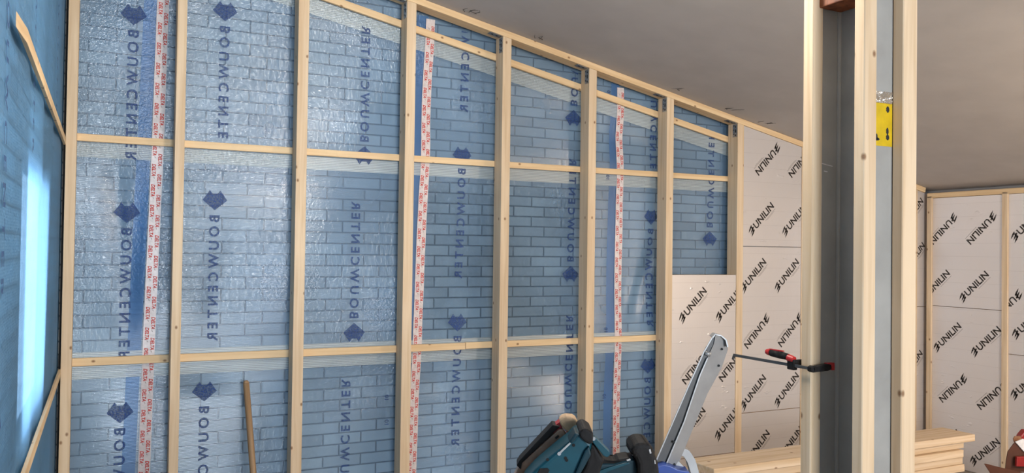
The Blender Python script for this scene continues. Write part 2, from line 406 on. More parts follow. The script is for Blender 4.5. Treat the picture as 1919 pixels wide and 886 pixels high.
# left brick wall with its window opening
WY0, WY1, WZ0, WZ1 = 2.53, 3.53, -.565, .258
bm = bm_new(); xw = XL-.016; top = zc(xw)
def bx(y0, y1, z0, z1): add_box(bm, P(xw-.05, (y0+y1)/2, (z0+z1)/2), (.10, y1-y0, z1-z0))
bx(RY, WY0, FL, top); bx(WY1, 4.595, FL, top); bx(WY0, WY1, FL, WZ0); bx(WY0, WY1, WZ1, top)
tag(fin('wall_left', bm, BRICK), kind='structure')
win = thing('window_1', 'tall bright window opening glowing through blue film on the left wall', 'window', P(xw-.05, (WY0+WY1)/2, WZ0)); win['kind'] = 'structure'
bm = bm_new()
for y0, y1, z0, z1 in ((WY0, WY0+.05, WZ0, WZ1), (WY1-.05, WY1, WZ0, WZ1), (WY0+.05, WY1-.05, WZ0, WZ0+.05), (WY0+.05, WY1-.05, WZ1-.05, WZ1)):
    add_box(bm, P(xw-.05, (y0+y1)/2, (z0+z1)/2), (.06, y1-y0, z1-z0))
fin('window_frame', bm, GLASS_FR, win, .003)
gm, nt, out = mat('window_glass'); tr = N(nt, 'BsdfTransparent'); gl = N(nt, 'BsdfGlossy'); gl.inputs['Roughness'].default_value = .05
mx = N(nt, 'MixShader'); mx.inputs[0].default_value = .08; nt.links.new(tr.outputs[0], mx.inputs[1]); nt.links.new(gl.outputs[0], mx.inputs[2]); nt.links.new(mx.outputs[0], out.inputs[0])
bm = bm_new(); add_box(bm, P(xw-.05, (WY0+WY1)/2, (WZ0+WZ1)/2), (.006, WY1-WY0-.1, WZ1-WZ0-.1)); fin('pane', bm, gm, win)
# right wall and rear wall
xr = XR+.125
tag(quadbox('wall_right', [P(xr, 4.595, FL), P(xr, RY, FL), P(xr, RY, zc(xr)), P(xr, 4.595, zc(xr))], (.12,0,0), PLASTER), kind='structure')
bm = bm_new()
ox0, ox1, oz0, oz1 = .1, 1.7, -.95, .8
def rb(a, b, z0, z1, slope=False):
    v = [P(a, RY, z0), P(b, RY, z0), P(b, RY, zc(b) if slope else z1), P(a, RY, zc(a) if slope else z1)]
    f = [bm.verts.new(p) for p in v]; k = [bm.verts.new(p+Vector((0,-.12,0))) for p in v]
    bm.faces.new(f); bm.faces.new(k[::-1])
    for i in range(4): bm.faces.new((f[i], k[i], k[(i+1)%4], f[(i+1)%4]))
rb(x0, ox0, FL, 0, True); rb(ox1, x1, FL, 0, True); rb(ox0, ox1, FL, oz0); rb(ox0, ox1, oz1, 0, True)
tag(fin('wall_rear', bm, PLASTER), kind='structure')

# ------------------------------------------------------------------ the blue film on the main wall
ups, lows = .520, -.570                 # heights of the two horizontal battens
creases = [((.02,.75),(.10,-.3),.05,.016), ((.16,.35),(.12,-.5),.03,.010), ((3.10,-.52),(3.42,.35),.05,.022), ((3.08,-.50),(3.25,.30),.03,-.014),
           ((1.66,-.52),(2.0,-.05),.06,.016), ((1.70,-.55),(1.80,-.9),.04,.012), ((1.74,.35),(2.02,-.45),.10,.012), ((2.25,.40),(2.55,-.30),.12,.009), ((.62,.1),(.5,-.4),.06,.006)]
def segd(px, pz, a, b):
    ax, az = a; bx_, bz = b; dx, dz = bx_-ax, bz-az
    t = max(0, min(1, ((px-ax)*dx+(pz-az)*dz)/(dx*dx+dz*dz)))
    return math.hypot(px-ax-t*dx, pz-az-t*dz), t
def disp(x, z):
    zs = 1.286-.204*(x-1.506)            # the sloping batten
    k = min(abs(z-ups), abs(z-lows), abs(z-zs))
    k = min(1, max(0, (k-.02)/.22)); k = k*k*(3-2*k)
    d = .010+.010*math.sin(x*7.3+z*2.1)*math.sin(z*5.2-x*1.7)*.8
    for a, b, wdt, amp in creases:
        s, t = segd(x, z, a, b); d += amp*math.exp(-(s/wdt)**2)*math.sin(PI*min(1, max(.03, t*.9+.05)))
    return max(0, min(.038, d*k))
def grid_sheet(bm, xa, xb, z0, ztop, step, off, fn=disp):
    nx = max(2, int((xb-xa)/step)); nz = max(2, int(2.9/step)) if ztop is None else max(2, int(abs((ztop(xa) if callable(ztop) else ztop)-(z0(xa) if callable(z0) else z0))/step)+1)
    rows = []
    for i in range(nx+1):
        x = xa+(xb-xa)*i/nx
        lo = z0(x) if callable(z0) else z0
        hi = ztop(x) if callable(ztop) else (zc(x)-.004 if ztop is None else ztop)
        rows.append([bm.verts.new(P(x, FY+fn(x, lo+(hi-lo)*j/nz)+off, lo+(hi-lo)*j/nz)) for j in range(nz+1)])
    for i in range(nx):
        for j in range(nz): bm.faces.new((rows[i][j], rows[i+1][j], rows[i+1][j+1], rows[i][j+1]))
film = thing('vapour_barrier_film', 'translucent blue plastic film with mirrored lettering stretched over the brick wall behind the studs', 'plastic film', P(2.0, FY, FL))
bm = bm_new(); grid_sheet(bm, XL, 5.75, FL+.002, None, .018, 0); o = fin('film_sheet', bm, FILM, film, smooth=True)
# denser double layer beside two of the tapes
def lean(a0, a1, w_):  # strip centred on a line x = a0 + a1*z
    return a0, a1, w_
def vstrip(bm, a0, a1, w_, z0, z1, off, step=.02):
    n = int((z1-z0)/step); prev = None
    for j in range(n+1):
        z = z0+(z1-z0)*j/n; x = a0+a1*z
        cur = [bm.verts.new(P(x-w_/2+w_*k/3, FY+disp(x-w_/2+w_*k/3, z)+off, z)) for k in range(4)]
        if prev:
            for k in range(3): bm.faces.new((prev[k], prev[k+1], cur[k+1], cur[k]))
        prev = cur
for a0, a1, w_, zt in ((.160,.025,.062,1.72), (2.968,0.012,.062,1.10), (1.603,.03,.070,1.36)):
    bm = bm_new(); vstrip(bm, a0, a1, w_, FL+.003, zt, -.0012); fin('overlap_strip', bm, FILM2, film, smooth=True)['label'] = 'darker blue double layer of film beside the tape'
# pale ribbed bands beside the battens
for z0, z1 in ((ups-.092, ups-.019), (lows-.085, lows-.019), (lows+.019, lows+.045)):
    bm = bm_new(); grid_sheet(bm, XL+.001, 3.93, z0, z1, .012, -.0024); fin('ribbed_band', bm, RIBBED, film, smooth=True)['label'] = 'pale ribbed band along a batten'
bm = bm_new(); grid_sheet(bm, XL+.001, 3.93, lambda x: 1.286-.204*(x-1.506)-.108, lambda x: 1.286-.204*(x-1.506)-.022, .012, -.0024); fin('ribbed_band', bm, RIBBED, film, smooth=True)
# lettering
GB = glyphs('BOUWCENTER', bold=.028, spacing=1.55, h=.052, length=.655)
def heart():   # a diamond with a notched far corner, about 0.12 x 0.107
    pts = [(.052,0),(0,.060),(-.018,.046),(-.034,.054)] 
    pts = [(.052,0),(.0,.061),(-.052,.026),(-.034,.013),(-.034,.0),(-.034,-.013),(-.052,-.026),(0,-.061)]
    vs = [(0.0,0.0)]+pts; fs = [(0, i, i+1) for i in range(1, 8)]+[(0, 8, 1)]
    # subdivide into a fine fan so that it follows the sheet
    V = []; Fc = []
    for f in fs:
        a, b, c = [vs[i] for i in f]; m_ = lambda p, q: ((p[0]+q[0])/2, (p[1]+q[1])/2)
        ab, bc, ca = m_(a,b), m_(b,c), m_(c,a); k = len(V); V += [a,b,c,ab,bc,ca]; Fc += [(k,k+3,k+5),(k+3,k+1,k+4),(k+5,k+4,k+2),(k+3,k+4,k+5)]
    return V, Fc, 0
HT = heart()
TEN = glyphs('10', bold=.02, h=.026)
def film_pt(x, z): return P(x, FY+disp(x, z)-.0042, z)
def film_word(bm, cx, cz, d):
    """cx,cz centre of the diamond; d=+1 reads upwards, -1 downwards; mirrored because seen from behind"""
    def f(x, y):
        zz = cz+d*(.078+x); xx = cx+d*(y-.026)
        return film_pt(xx, min(zz, zc(xx)-.05))
    if max(abs(cz), 0) > 0:
        hi = cz+d*.735
        ok = min(cz, hi) < zc(cx)-.05
        if not ok: return
    g = GB
    # drop the letters that would run into the ceiling plate
    keep = [fa for fa in g[1] if all(cz+d*(.078+g[0][i][0]) < zc(cx)-.03 and cz+d*(.078+g[0][i][0]) > FL+.01 for i in fa)]
    put(bm, (g[0], keep), f)
    if FL+.07 < cz < zc(cx)-.09: put(bm, HT, lambda x, y: film_pt(cx+y, cz+d*x))
cols = [(.100, .012, .162, -1), (.508, .033, .240, -1), (1.285, .04, -.470, 1), (1.895, .012, .560, -1), (2.665, .006, -.144, 1), (3.275, .01, .235, -1), (3.78, 0, .1, 1)]
for i, (cx, sl, cz, d) in enumerate(cols):
    for k in (-2, -1, 0, 1, 2):
        z = cz+k*.992; bm = bm_new(); film_word(bm, cx+sl*z, z, d)
        for v in [v for v in bm.verts if not v.link_faces]: bm.verts.remove(v)
        if len(bm.faces) > 5: fin('printed_lettering', bm, INK_BLUE, film)['label'] = 'dark blue mirrored capital letters with a diamond'
        else: bm.free()
for x, zs in ((2.915, (1.02, .47, -.52, -.95)), (1.45, (-.86, -1.0)), (.30, (1.15,))):
    for z in zs: bm = bm_new(); put(bm, TEN, lambda a, b: film_pt(x+b, z+a)); fin('printed_mark', bm, INK_BLUE, film)

# white tapes with red print
GD = glyphs('DELTA', bold=.035, shear=.25, h=.0185, length=.062)
def tape(label, a0, a1, w_, zt, phase):
    t = thing('adhesive_tape', label, 'tape', P(a0, FY-.002, FL), None)
    bm = bm_new(); n = int((zt-FL)/.02); prev = None
    for j in range(n+1):
        z = FL+.004+(zt-FL-.004)*j/n; x = a0+a1*z+.0015*math.sin(z*4); ww = w_*(1+.01*math.sin(z*23))
        cur = [bm.verts.new(P(x-ww/2+ww*k/3, FY+disp(x-ww/2+ww*k/3, z)-.0052, z)) for k in range(4)]
        if prev:
            for k in range(3): bm.faces.new((prev[k], prev[k+1], cur[k+1], cur[k]))
        prev = cur
    z = zt-.02-phase; k = 0
    while z > FL+.1:
        side = -1 if k % 2 else 1
        def f(x, y):
            zz = z-x; cx = a0+a1*zz+side*w_*.24+(y-.008)
            return P(cx, FY+disp(cx, zz)-.0062, zz)
        put(bm, GD, f, 1)
        def f2(x, y):
            zz = z-x; cx = a0+a1*zz-side*w_*.18+y
            return P(cx, FY+disp(cx, zz)-.0062, zz)
        put(bm, poly([(.012,-.003),(.022,.0),(.024,.005),(.014,.001)]), f2, 2)
        z -= .0515; k += 1
    fin('printed_strip', bm, [TAPE, INK_RED, INK_GREY], t)
tape('white tape with red capitals on the film between the two leftmost studs', .225, .020, .056, 1.72, 0)
tape('white tape with red capitals touching the right side of the fourth stud from the left', 1.654, .028, .055, 1.345, .02)
tape('white tape with red capitals on the film right of the sixth stud, above the tools', 3.022, -.001, .054, 1.075, .01)

# ------------------------------------------------------------------ studs of the main wall
studx = [-.147] + [-.27+.6*i for i in range(1, 10)] + [5.700]
labs = ['leftmost upright stud in the corner against the left wall film',
 'slim upright stud, second from the left wall, right of the leftmost white tape',
 'upright stud third from the left, above and right of the round wooden handle',
 'upright stud fourth from the left with a white tape just right of it',
 'upright stud fifth from the left, with a metal bracket at its top',
 'upright stud sixth from the left, rising right behind the teal nail gun',
 'upright stud seventh from the left, touching the half height insulation board',
 'upright stud eighth from the left, between the two insulated bays',
 'upright stud hidden behind the steel column casing, ninth from the left',
 'upright stud behind the steel column casing, tenth from the left',
 'last upright stud of the sloping wall, in the right corner']
for i, x in enumerate(studx):
    wd = .045 if i < 2 else .056
    o = stick('wall_stud', P(x, S+.05, FL+.002), P(x, S+.05, zplate(x)-.001), wd, .0995, W_STUD, (1,0,0), ends=-.2073)
    tag(o, 'pine ' + labs[i], 'stud', 'upright studs of the sloping wall')
# sloping top plate
a = P(XL+.003, S+.05, (zc(XL)+zplate(XL))/2-.001); b = P(XR+.02, S+.05, (zc(XR+.02)+zplate(XR+.02))/2-.001)
tag(stick('top_plate', a, b, .0385, .0995, W_BATT, (0,0,1)), 'pine top plate sloping down under the ceiling above the row of studs', 'timber')
# angle brackets at the stud tops
def bracket(x, lab):
    zt = zplate(x)
    t = thing('angle_bracket', lab, 'bracket', P(x, S+.02, zt), 'angle brackets at the stud tops')
    bm = bm_new(); xs = x-.028
    zz = zplate(xs)
    add_box(bm, P(xs-.0015, S+.028, zz-.052), (.003, .042, .088))
    R = Matrix.Rotation(math.atan(.2073), 3, 'Y')
    add_box(bm, P(xs-.042, S+.028, zplate(xs-.042)-.0025), (.080, .042, .003), R)
    fin('bracket_plate', bm, GALV, t, .0006)
    bm = bm_new()
    for dz, h in ((-.022,.010),(-.050,.022),(-.080,.010)):
        add_box(bm, P(xs-.0034, S+.020, zz+dz-.004), (.001, .010, h)); add_box(bm, P(xs-.0034, S+.038, zz+dz+.004), (.001, .007, .008))
    for dx in (-.030,-.060):
        add_box(bm, P(xs+dx, S+.028, zplate(xs+dx)-.0046), (.012, .010, .001), R)
    fin_each('slot', bm, DARK, t)
for i, n in ((3,'fourth'),(4,'fifth'),(5,'sixth'),(6,'seventh'),(7,'eighth')):
    bracket(studx[i], 'dark metal angle bracket at the top of the %s stud from the left' % n)
# battens over the film, behind the studs
tag(stick('batten', P(XL+.004, BY+.0122, ups), P(3.955, BY+.0122, ups), .036, .022, W_BATT, (0,0,1)), 'upper horizontal pine batten crossing behind all the studs', 'batten')
tag(stick('batten', P(XL+.004, BY+.0122, lows+.001), P(1.93, BY+.0122, lows), .039, .022, W_BATT, (0,0,1)), 'lower horizontal pine batten, left length, ending at a butt joint after the fourth stud', 'batten')
tag(stick('batten', P(1.933, BY+.0122, lows+.002), P(3.955, BY+.0122, lows+.002), .038, .022, W_BATT, (0,0,1)), 'lower horizontal pine batten, right length, starting at a butt joint before the fifth stud', 'batten')
zs = lambda x: 1.286-.204*(x-1.506)
tag(stick('batten', P(XL+.004, BY+.0122, zs(XL)), P(3.955, BY+.0122, zs(3.955)), .040, .022, W_BATT, (0,0,1)), 'sloping pine batten running parallel below the top plate behind the studs', 'batten')

# ------------------------------------------------------------------ insulation boards
GU = glyphs('UNILIN', bold=.026, h=.052, length=.232)
def wing():
    # three stacked feather strokes that join at the right
    out_ = []
    for k in range(3):
        y = .019*k-.019; x = -.007*abs(k-1)
        out_.append([(x-.058, y-.014), (x-.030, y-.009), (x-.004, y+.001), (x-.001, y+.012), (x-.020, y+.008), (x-.040, y-.001)])
    out_.append([(-.030,-.018),(-.018,-.020),(-.010,.016),(-.022,.018)])
    return out_
WG = [poly(p) for p in wing()]
def marks_on(bm, bm2, marks, plane, c, d=-1, z_clip=None):
    """marks: (u,z,flip) with u the position of the little wing; text runs 45 degrees upwards (or, flipped, downwards)"""
    for u, z, flip in marks:
        s = -1 if flip else 1; k = .7071
        def f(x, y):
            X = x*.99; a_ = u+s*(X-y)*k*.995; b_ = z+s*(X+y)*k
            return P(a_, c, b_) if plane == 'Y' else P(c, UW(a_), b_)
        put(bm, (GU[0], GU[1]), lambda x, y: f(x+.045, y-.026))
        for wpl in WG: put(bm, wpl, lambda x, y: f(x+.040, y))
        put(bm, poly([(.15,-.040),(.275,-.040),(.275,-.037),(.15,-.037)]), f, 1); put(bm, poly([(.165,-.047),(.255,-.047),(.255,-.0445),(.165,-.0445)]), f, 1)
UR0 = 4.31
def UW(a_): return a_
def mark_part(bm, tests, t):
    clip(bm, tests)
    if len(bm.faces) > 3: fin('printed_logo', bm, [INK_BLACK, INK_GREY], t)['label'] = 'slanted black lettering with a wing mark'
    else: bm.free()
def clip(bm, tests):
    for co, no in tests:
        bmesh.ops.bisect_plane(bm, geom=list(bm.verts)+list(bm.edges)+list(bm.faces), plane_co=co, plane_no=no, clear_outer=True)
def board_main(label, xa, xb, z0, z1, marks, slope=False, yoff=.005):
    y = S+yoff; t = thing('insulation_board', label, 'insulation board', P((xa+xb)/2, y+.045, z0), 'foil faced insulation boards')
    ztop = lambda x: (zplate(x)-.003) if slope else z1
    pts = [P(xa, y, z0), P(xb, y, z0), P(xb, y, ztop(xb)), P(xa, y, ztop(xa))]
    sh = lambda dy: [p+Vector((0,dy,0)) for p in pts]
    o = quadbox('foam_core', sh(.0012), (0,.088,0), FOAM, t)
    quadbox('foil_facing', pts, (0,.001,0), FOIL, t)
    sl = Vector((.2073,0,1)) if slope else Vector((0,0,1))
    tests = [(P(xa+.001,0,0), Vector((-1,0,0))), (P(xb-.001,0,0), Vector((1,0,0))), (P(0,0,z0+.001), Vector((0,0,-1))), (P(xa,0,ztop(xa)-.001), sl)]
    for mk in marks:
        b1 = bm_new(); marks_on(b1, b1, [mk], 'Y', y-.0006); mark_part(b1, tests, t)
def rows(x, zlist):  # three columns 0.305 apart
    return [(x+dx+(.0 if not fl else 0), z, fl) for z, fl in zlist for dx in (-.31, 0, .31, .62)]
xa, xb = studx[6]+.030, studx[7]-.030
zA = [(-.437, False), (-.655, True), (-1.235, False), (.0, True)]
board_main('half height foil faced insulation board behind the ladder, between the seventh and eighth studs', xa, xb, -1.36, -.148, rows(3.440, [(-.437, False)]) + rows(3.655, [(-.665, True)]) + rows(3.440, [(-1.240, False)]))
board_main('offcut of foil faced insulation board at the floor behind the ladder and lumber', xa, xb, FL+.003, -1.364, [])
xa, xb = studx[7]+.030, studx[8]-.030
board_main('topmost foil faced insulation board right of the eighth stud, cut to the sloping plate', xa, xb, .052, 0, rows(4.032, [(.155, False)]) + rows(4.272, [(.755, True)]), True)
board_main('middle foil faced insulation board right of the eighth stud, seen behind the bar clamp', xa, xb, -1.098, .048, rows(3.965, [(-.240, False)]) + rows(4.185, [(-.450, True)]) + rows(3.972, [(-1.052, False)]))
board_main('lowest foil faced insulation board right of the eighth stud, just above the lumber stack', xa, xb, FL+.003, -1.102, rows(4.010, [(-1.440, False)]))
for i in (8, 9):
    xa, xb = studx[i]+.030, studx[i+1]-.030
    pos = ('in the bay behind the left post of the column casing', 'in the last bay before the right corner')[i-8]
    board_main('upper insulation board '+pos, xa, xb, -.398, 0, rows(xa+.1, [(-.05, False)]) + rows(xa+.42, [(.45, True)]), True)
    board_main('lower insulation board '+pos, xa, xb, FL+.003, -.402, rows(xa+.05, [(-.70, False)]) + rows(xa+.30, [(-.92, True)]))

board_main('narrow strip of foil faced insulation board in the right corner beside the column casing', 5.730, 5.895, -.398, 0, [(5.62, -.10, False), (5.60, .25, False)], True, .012)
board_main('narrow lower strip of foil faced insulation board in the right corner', 5.730, 5.895, FL+.003, -.402, [(5.62, -.56, True), (5.60, -.95, False)], False, .012)
# right wall: studs, plate and boards
ry = [4.366, 3.760, 3.150, 2.55, 1.95, 1.35]
rl = ['in the right corner', 'second from the right corner', 'third from the right corner', 'fourth from the right corner', 'fifth from the right corner', 'sixth from the right corner']
for y, l in zip(ry, rl):
    tag(stick('wall_stud', P(XR+.05, y, FL+.002), P(XR+.05, y, zc(XR)-.078), .042, .0985, W_STUD, (0,1,0)), 'pine stud of the far right wall, ' + l, 'stud', 'upright studs of the right wall')
tag(stick('top_plate', P(XR+.05, 4.385, zc(XR+.1)-.052), P(XR+.05, RY+.01, zc(XR+.1)-.052), .038, .0985, W_BATT, (0,0,1)), 'level pine top plate of the far right wall under the ceiling', 'timber')
def board_right(label, ya, yb, z0, z1, marks, xo=.014):
    x = XR+xo; t = thing('insulation_board', label, 'insulation board', P(x+.04, (ya+yb)/2, z0), 'foil faced insulation boards of the right wall')
    pts = [P(x, yb, z0), P(x, ya, z0), P(x, ya, z1), P(x, yb, z1)]
    quadbox('foam_core', [p+Vector((.0012,0,0)) for p in pts], (.083,0,0), FOAM, t)
    quadbox('foil_facing', pts, (.001,0,0), FOIL, t)
    tests = [(Vector((0,yb-.001,0)), Vector((0,1,0))), (Vector((0,ya+.001,0)), Vector((0,-1,0))), (P(0,0,z0+.001), Vector((0,0,-1))), (P(0,0,z1-.001), Vector((0,0,1)))]
    for u, z, fl in marks:
        b1 = bm_new(); s = -1 if fl else 1; k = .7071
        def f(X, Y):
            return P(x-.0006, u-s*(X-Y)*k, z+s*(X+Y)*k)
        put(b1, GU[:2], lambda X, Y: f(X+.045, Y-.026))
        for wpl in WG: put(b1, wpl, lambda X, Y: f(X+.040, Y))
        put(b1, poly([(.15,-.040),(.275,-.040),(.275,-.037),(.15,-.037)]), f, 1)
        mark_part(b1, tests, t)
zt = zc(XR+.1)-.074
def rrow(u, z, fl): return [(u+d, z, fl) for d in (.31, 0, -.31, -.62)]
board_right('upper foil faced insulation board of the right wall, between its corner stud and second stud', ry[1]+.022, ry[0]-.022, -.384, zt, rrow(4.160, .300, True)+rrow(4.095, -.315, False))
board_right('lower foil faced insulation board of the right wall, above the end of the lumber stack', ry[1]+.022, ry[0]-.022, FL+.003, -.388, rrow(4.000, -.712, False)+rrow(4.073, -.915, True)+rrow(4.005, -1.52, False))
board_right('upper foil faced insulation board of the right wall, cut off by the right picture edge', ry[2]+.022, ry[1]-.022, -.690, zt, rrow(3.70, .14, False)+rrow(3.66, -.26, True)+rrow(3.69, -.55, False))
board_right('lower foil faced insulation board of the right wall, cut off by the right picture edge', ry[2]+.022, ry[1]-.022, FL+.003, -.694, rrow(3.70, -.98, False)+rrow(3.6, -1.3, True))

# ------------------------------------------------------------------ added black strip standing in for the shade of the left corner gap
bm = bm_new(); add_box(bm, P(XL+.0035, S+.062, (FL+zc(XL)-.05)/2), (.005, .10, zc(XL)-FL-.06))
tag(fin('corner_shade', bm, RUBBER, None, .0005), 'black vertical strip standing for the corner shade between left film and leftmost stud', 'shade_strip')

# ------------------------------------------------------------------ left wall film and battens
lf = thing('vapour_barrier_film', 'translucent blue plastic film covering the left wall and its window', 'plastic film', P(XL, 2.5, FL))
bm = bm_new(); ny, nz = 220, 90; ya_, yb_ = RY+.01, FY-.006; R_ = []
for i in range(ny+1):
    y = ya_+(yb_-ya_)*i/ny
    R_.append([bm.verts.new(P(XL-.006-.005*math.sin(y*11)*math.sin(j*.09)*(1 if y < 4.3 else .1), y, FL+.002+(zc(XL)-.006-FL)*j/nz)) for j in range(nz+1)])
for i in range(ny):
    for j in range(nz): bm.faces.new((R_[i][j], R_[i+1][j], R_[i+1][j+1], R_[i][j+1]))
fin('film_sheet', bm, FILM_SIDE, lf, smooth=True)
for y, zz, d in ((1.90, .62, -1), (1.90, -.37, -1), (2.60, .98, -1), (3.75, 1.25, -1)):
    bm = bm_new(); put(bm, GB[:2], lambda a_, b_: P(XL+.0006, y+b_, zz-.078-a_)); put(bm, HT, lambda a_, b_: P(XL+.0006, y+b_, zz-a_))
    fin('printed_lettering', bm, INK_BLUE, lf)['label'] = 'faint dark blue capitals with a diamond'
def wedge_batten(label, y0, y1, z):
    bm = bm_new()
    v = [(XL+.002, y1, z-.019), (XL+.012, y1, z-.019), (XL+.012, y0+.16, z-.019), (XL+.002, y0, z-.019)]
    a_ = [bm.verts.new(P(*p)) for p in v]; b_ = [bm.verts.new(P(p[0], p[1], p[2]+.034)) for p in v]
    bm.faces.new(a_[::-1]); bm.faces.new(b_)
    for i in range(4): bm.faces.new((a_[i], a_[(i+1)%4], b_[(i+1)%4], b_[i]))
    # bring into a local frame whose Z runs along the batten, so that the grain follows it
    T = Matrix((Vector((1,0,0)), Vector((0,0,-1)), Vector((0,1,0)))).transposed().to_4x4(); T.translation = P(XL, y0, z)
    bmesh.ops.transform(bm, matrix=T.inverted(), verts=bm.verts)
    o = fin('batten', bm, W_BATT, None, .001); o.matrix_world = T
    tag(o, label, 'batten')
wedge_batten('upper horizontal batten on the left wall film, its pointed near end showing', 2.06, 4.40, ups-.035)
wedge_batten('lower horizontal batten on the left wall film, below the bright window', 1.2, 4.40, lows-.028)

# ------------------------------------------------------------------ steel column in its timber casing
XB = 1.80
col = thing('steel_column', 'grey steel H section column boxed in by pine posts', 'column', P(1.925, 1.665, FL))
cz0, cz1 = FL+.002, zc(2.0)-.02
bm = bm_new()
add_box(bm, P(1.922, 1.590, (cz0+cz1)/2), (.150, .010, cz1-cz0))
fin('front_flange', bm, STEEL, col, .001)
bm = bm_new(); add_box(bm, P(1.922, 1.745, (cz0+cz1)/2), (.166, .010, cz1-cz0)); fin('rear_flange', bm, STEEL, col, .001)
bm = bm_new(); add_box(bm, P(1.922, 1.6675, (cz0+cz1)/2), (.008, .1445, cz1-cz0)); 
for sx in (-1, 1):
    for yy in (1.5955, 1.7395): # root fillets
        cyl(bm, P(1.922+sx*.005, yy, cz0), P(1.922+sx*.005, yy, cz1), .008, n=12)
fin('web', bm, STEEL, col)
bm = bm_new()
for x_, z_, w_ in ((1.852,.262,.030),(1.880,.258,.026),(1.866,.240,.014)): add_box(bm, P(x_, 1.7392, z_), (w_, .0008, .0022), Matrix.Rotation(.12, 3, 'Y'))
fin_each('chalk_scratch', bm, PAPER, col)
def post(label, x, y, wx, wy):
    top_ = zc(x+wx/2)-.012
    tag(stick('casing_post', P(x+wx/2, y+wy/2, FL+.002), P(x+wx/2, y+wy/2, top_), wx, wy, W_STUD, (1,0,0), bevel=.0025), label, 'post', 'pine posts around the steel column')
post('left pine post of the column casing, gripped by the bar clamp', 1.800, 1.726, .039, .038)
post('middle pine post of the column casing, left of the yellow label', 1.800, 1.549, .048, .034)
post('right pine post of the column casing, right of the yellow label', 1.950, 1.549, .057, .034)
post('rear pine post of the column casing, hidden behind the steel column', 1.968, 1.752, .039, .038)
lb = thing('yellow_label', 'yellow label with dark spots stuck on the grey steel column between two posts', 'label', P(1.915, 1.584, .30))
bm = bm_new(); add_box(bm, P(1.900, 1.5842, .365), (.100, .0012, .130)); fin('label_film', bm, YEL, lb)
bm = bm_new()
for cx, cz_, rx, rz in ((1.932,.402,.0065,.009), (1.932,.325,.0065,.008), (1.931,.342,.005,.010), (1.889,.323,.004,.010), (1.894,.318,.006,.004)):
    vs = [bm.verts.new(P(cx+rx*math.cos(t*PI/8)*(1+.15*math.sin(t*3)), 1.5834, cz_+rz*math.sin(t*PI/8))) for t in range(16)]; bm.faces.new(vs)
fin_each('dark_spot', bm, DARK, lb)
bm = bm_new(); nx, nz = 24, 10; R_ = []
for i in range(nx+1):
    R_.append([bm.verts.new(P(1.85+.098*i/nx, 1.5832-.0035*abs(math.sin(i*1.3+j*.9)*math.sin(j*1.7+i*.4)), .418+.032*j/nz)) for j in range(nz+1)])
for i in range(nx):
    for j in range(nz): bm.faces.new((R_[i][j], R_[i+1][j], R_[i+1][j+1], R_[i][j+1]))
tag(fin('silver_tape', bm, SILV), 'crumpled silver tape across the steel column above the yellow label', 'tape')
bm = bm_new(); add_box(bm, P(1.868, 1.672, .705+.06), (.09, .118, .12))
tag(fin('wood_block', bm, W_BROWN, None, .003), 'reddish brown wood block wedged in the steel column at the top edge of the picture', 'block')

# bar clamp: bar runs back along the post
cl = thing('bar_clamp', 'black and red bar clamp gripping the left post of the column casing', 'clamp', P(1.785, 1.72, -.318))
bm = bm_new(); add_box(bm, P(1.786, 1.865, -.320), (.0045, .33, .0085)); fin('bar', bm, ALU_D, cl, .0008)['label'] = 'thin steel bar'
bm = bm_new(); cyl(bm, P(1.786, 2.028, -.320), P(1.786, 2.034, -.334), .0035, n=8); fin('end_stop', bm, ALU_D, cl)
bm = bm_new()    # fixed jaw in front of the post, its arm reaching right across it
pts = [(1.775,-.326),(1.775,-.314),(1.783,-.311),(1.800,-.313),(1.828,-.309),(1.842,-.308),(1.852,-.311),(1.852,-.324),(1.840,-.328),(1.800,-.329),(1.783,-.330)]
f = [bm.verts.new(P(a_, 1.700, b_)) for a_, b_ in pts]; k = [bm.verts.new(P(a_, 1.716, b_)) for a_, b_ in pts]
bm.faces.new(f); bm.faces.new(k[::-1])
for i in range(len(pts)): bm.faces.new((f[i], k[i], k[(i+1)%len(pts)], f[(i+1)%len(pts)]))
fin('fixed_jaw', bm, RUBBER, cl, .002)
bm = bm_new(); add_box(bm, P(1.852, 1.708, -.311), (.026, .015, .010)); add_box(bm, P(1.861, 1.708, -.3185), (.010, .0145, .018)); fin('jaw_pad', bm, REDP, cl, .002)['label'] = 'red pad'
bm = bm_new(); add_box(bm, P(1.788, 1.785, -.318), (.016, .026, .030)); add_box(bm, P(1.806, 1.778, -.312), (.035, .014, .016)); fin('sliding_jaw', bm, RUBBER, cl, .003)
bm = bm_new(); tube(bm, [P(1.786, 1.768+.02, -.300), P(1.786, 1.80, -.298), P(1.786, 1.83, -.296), P(1.786, 1.865, -.294), P(1.786, 1.880, -.294)], [.007,.0095,.011,.0105,.006], n=14)
fin('handle', bm, RUBBER, cl, smooth=True)
bm = bm_new(); tube(bm, [P(1.786, 1.776, -.303), P(1.786, 1.797, -.300)], [.009,.0105], n=14); tube(bm, [P(1.7855, 1.868, -.2925), P(1.7855, 1.884, -.2925)], [.0108,.008], n=14)
add_box(bm, P(1.786, 1.845, -.2835), (.007, .055, .003)); fin('handle_trim', bm, REDP, cl, smooth=False)['label'] = 'red trim on the grip'

# ------------------------------------------------------------------ round wooden handle leaning on the film wall
bm = bm_new(); a_ = P(.735, 4.28, FL+.004); b_ = P(.678, 4.478, -.695)
L = (b_-a_).length; tube(bm, [Vector((0,0,0)), Vector((0,0,L-.016)), Vector((0,0,L-.004)), Vector((0,0,L))], [.0165,.0158,.013,.007], n=20)
st = fin('wooden_handle', bm, W_STICK, None, smooth=True)
st.matrix_world = Matrix.Translation(a_) @ (b_-a_).to_track_quat('Z', 'Y').to_matrix().to_4x4()
tag(st, 'round brown wooden handle standing upright between the second and third studs', 'handle')

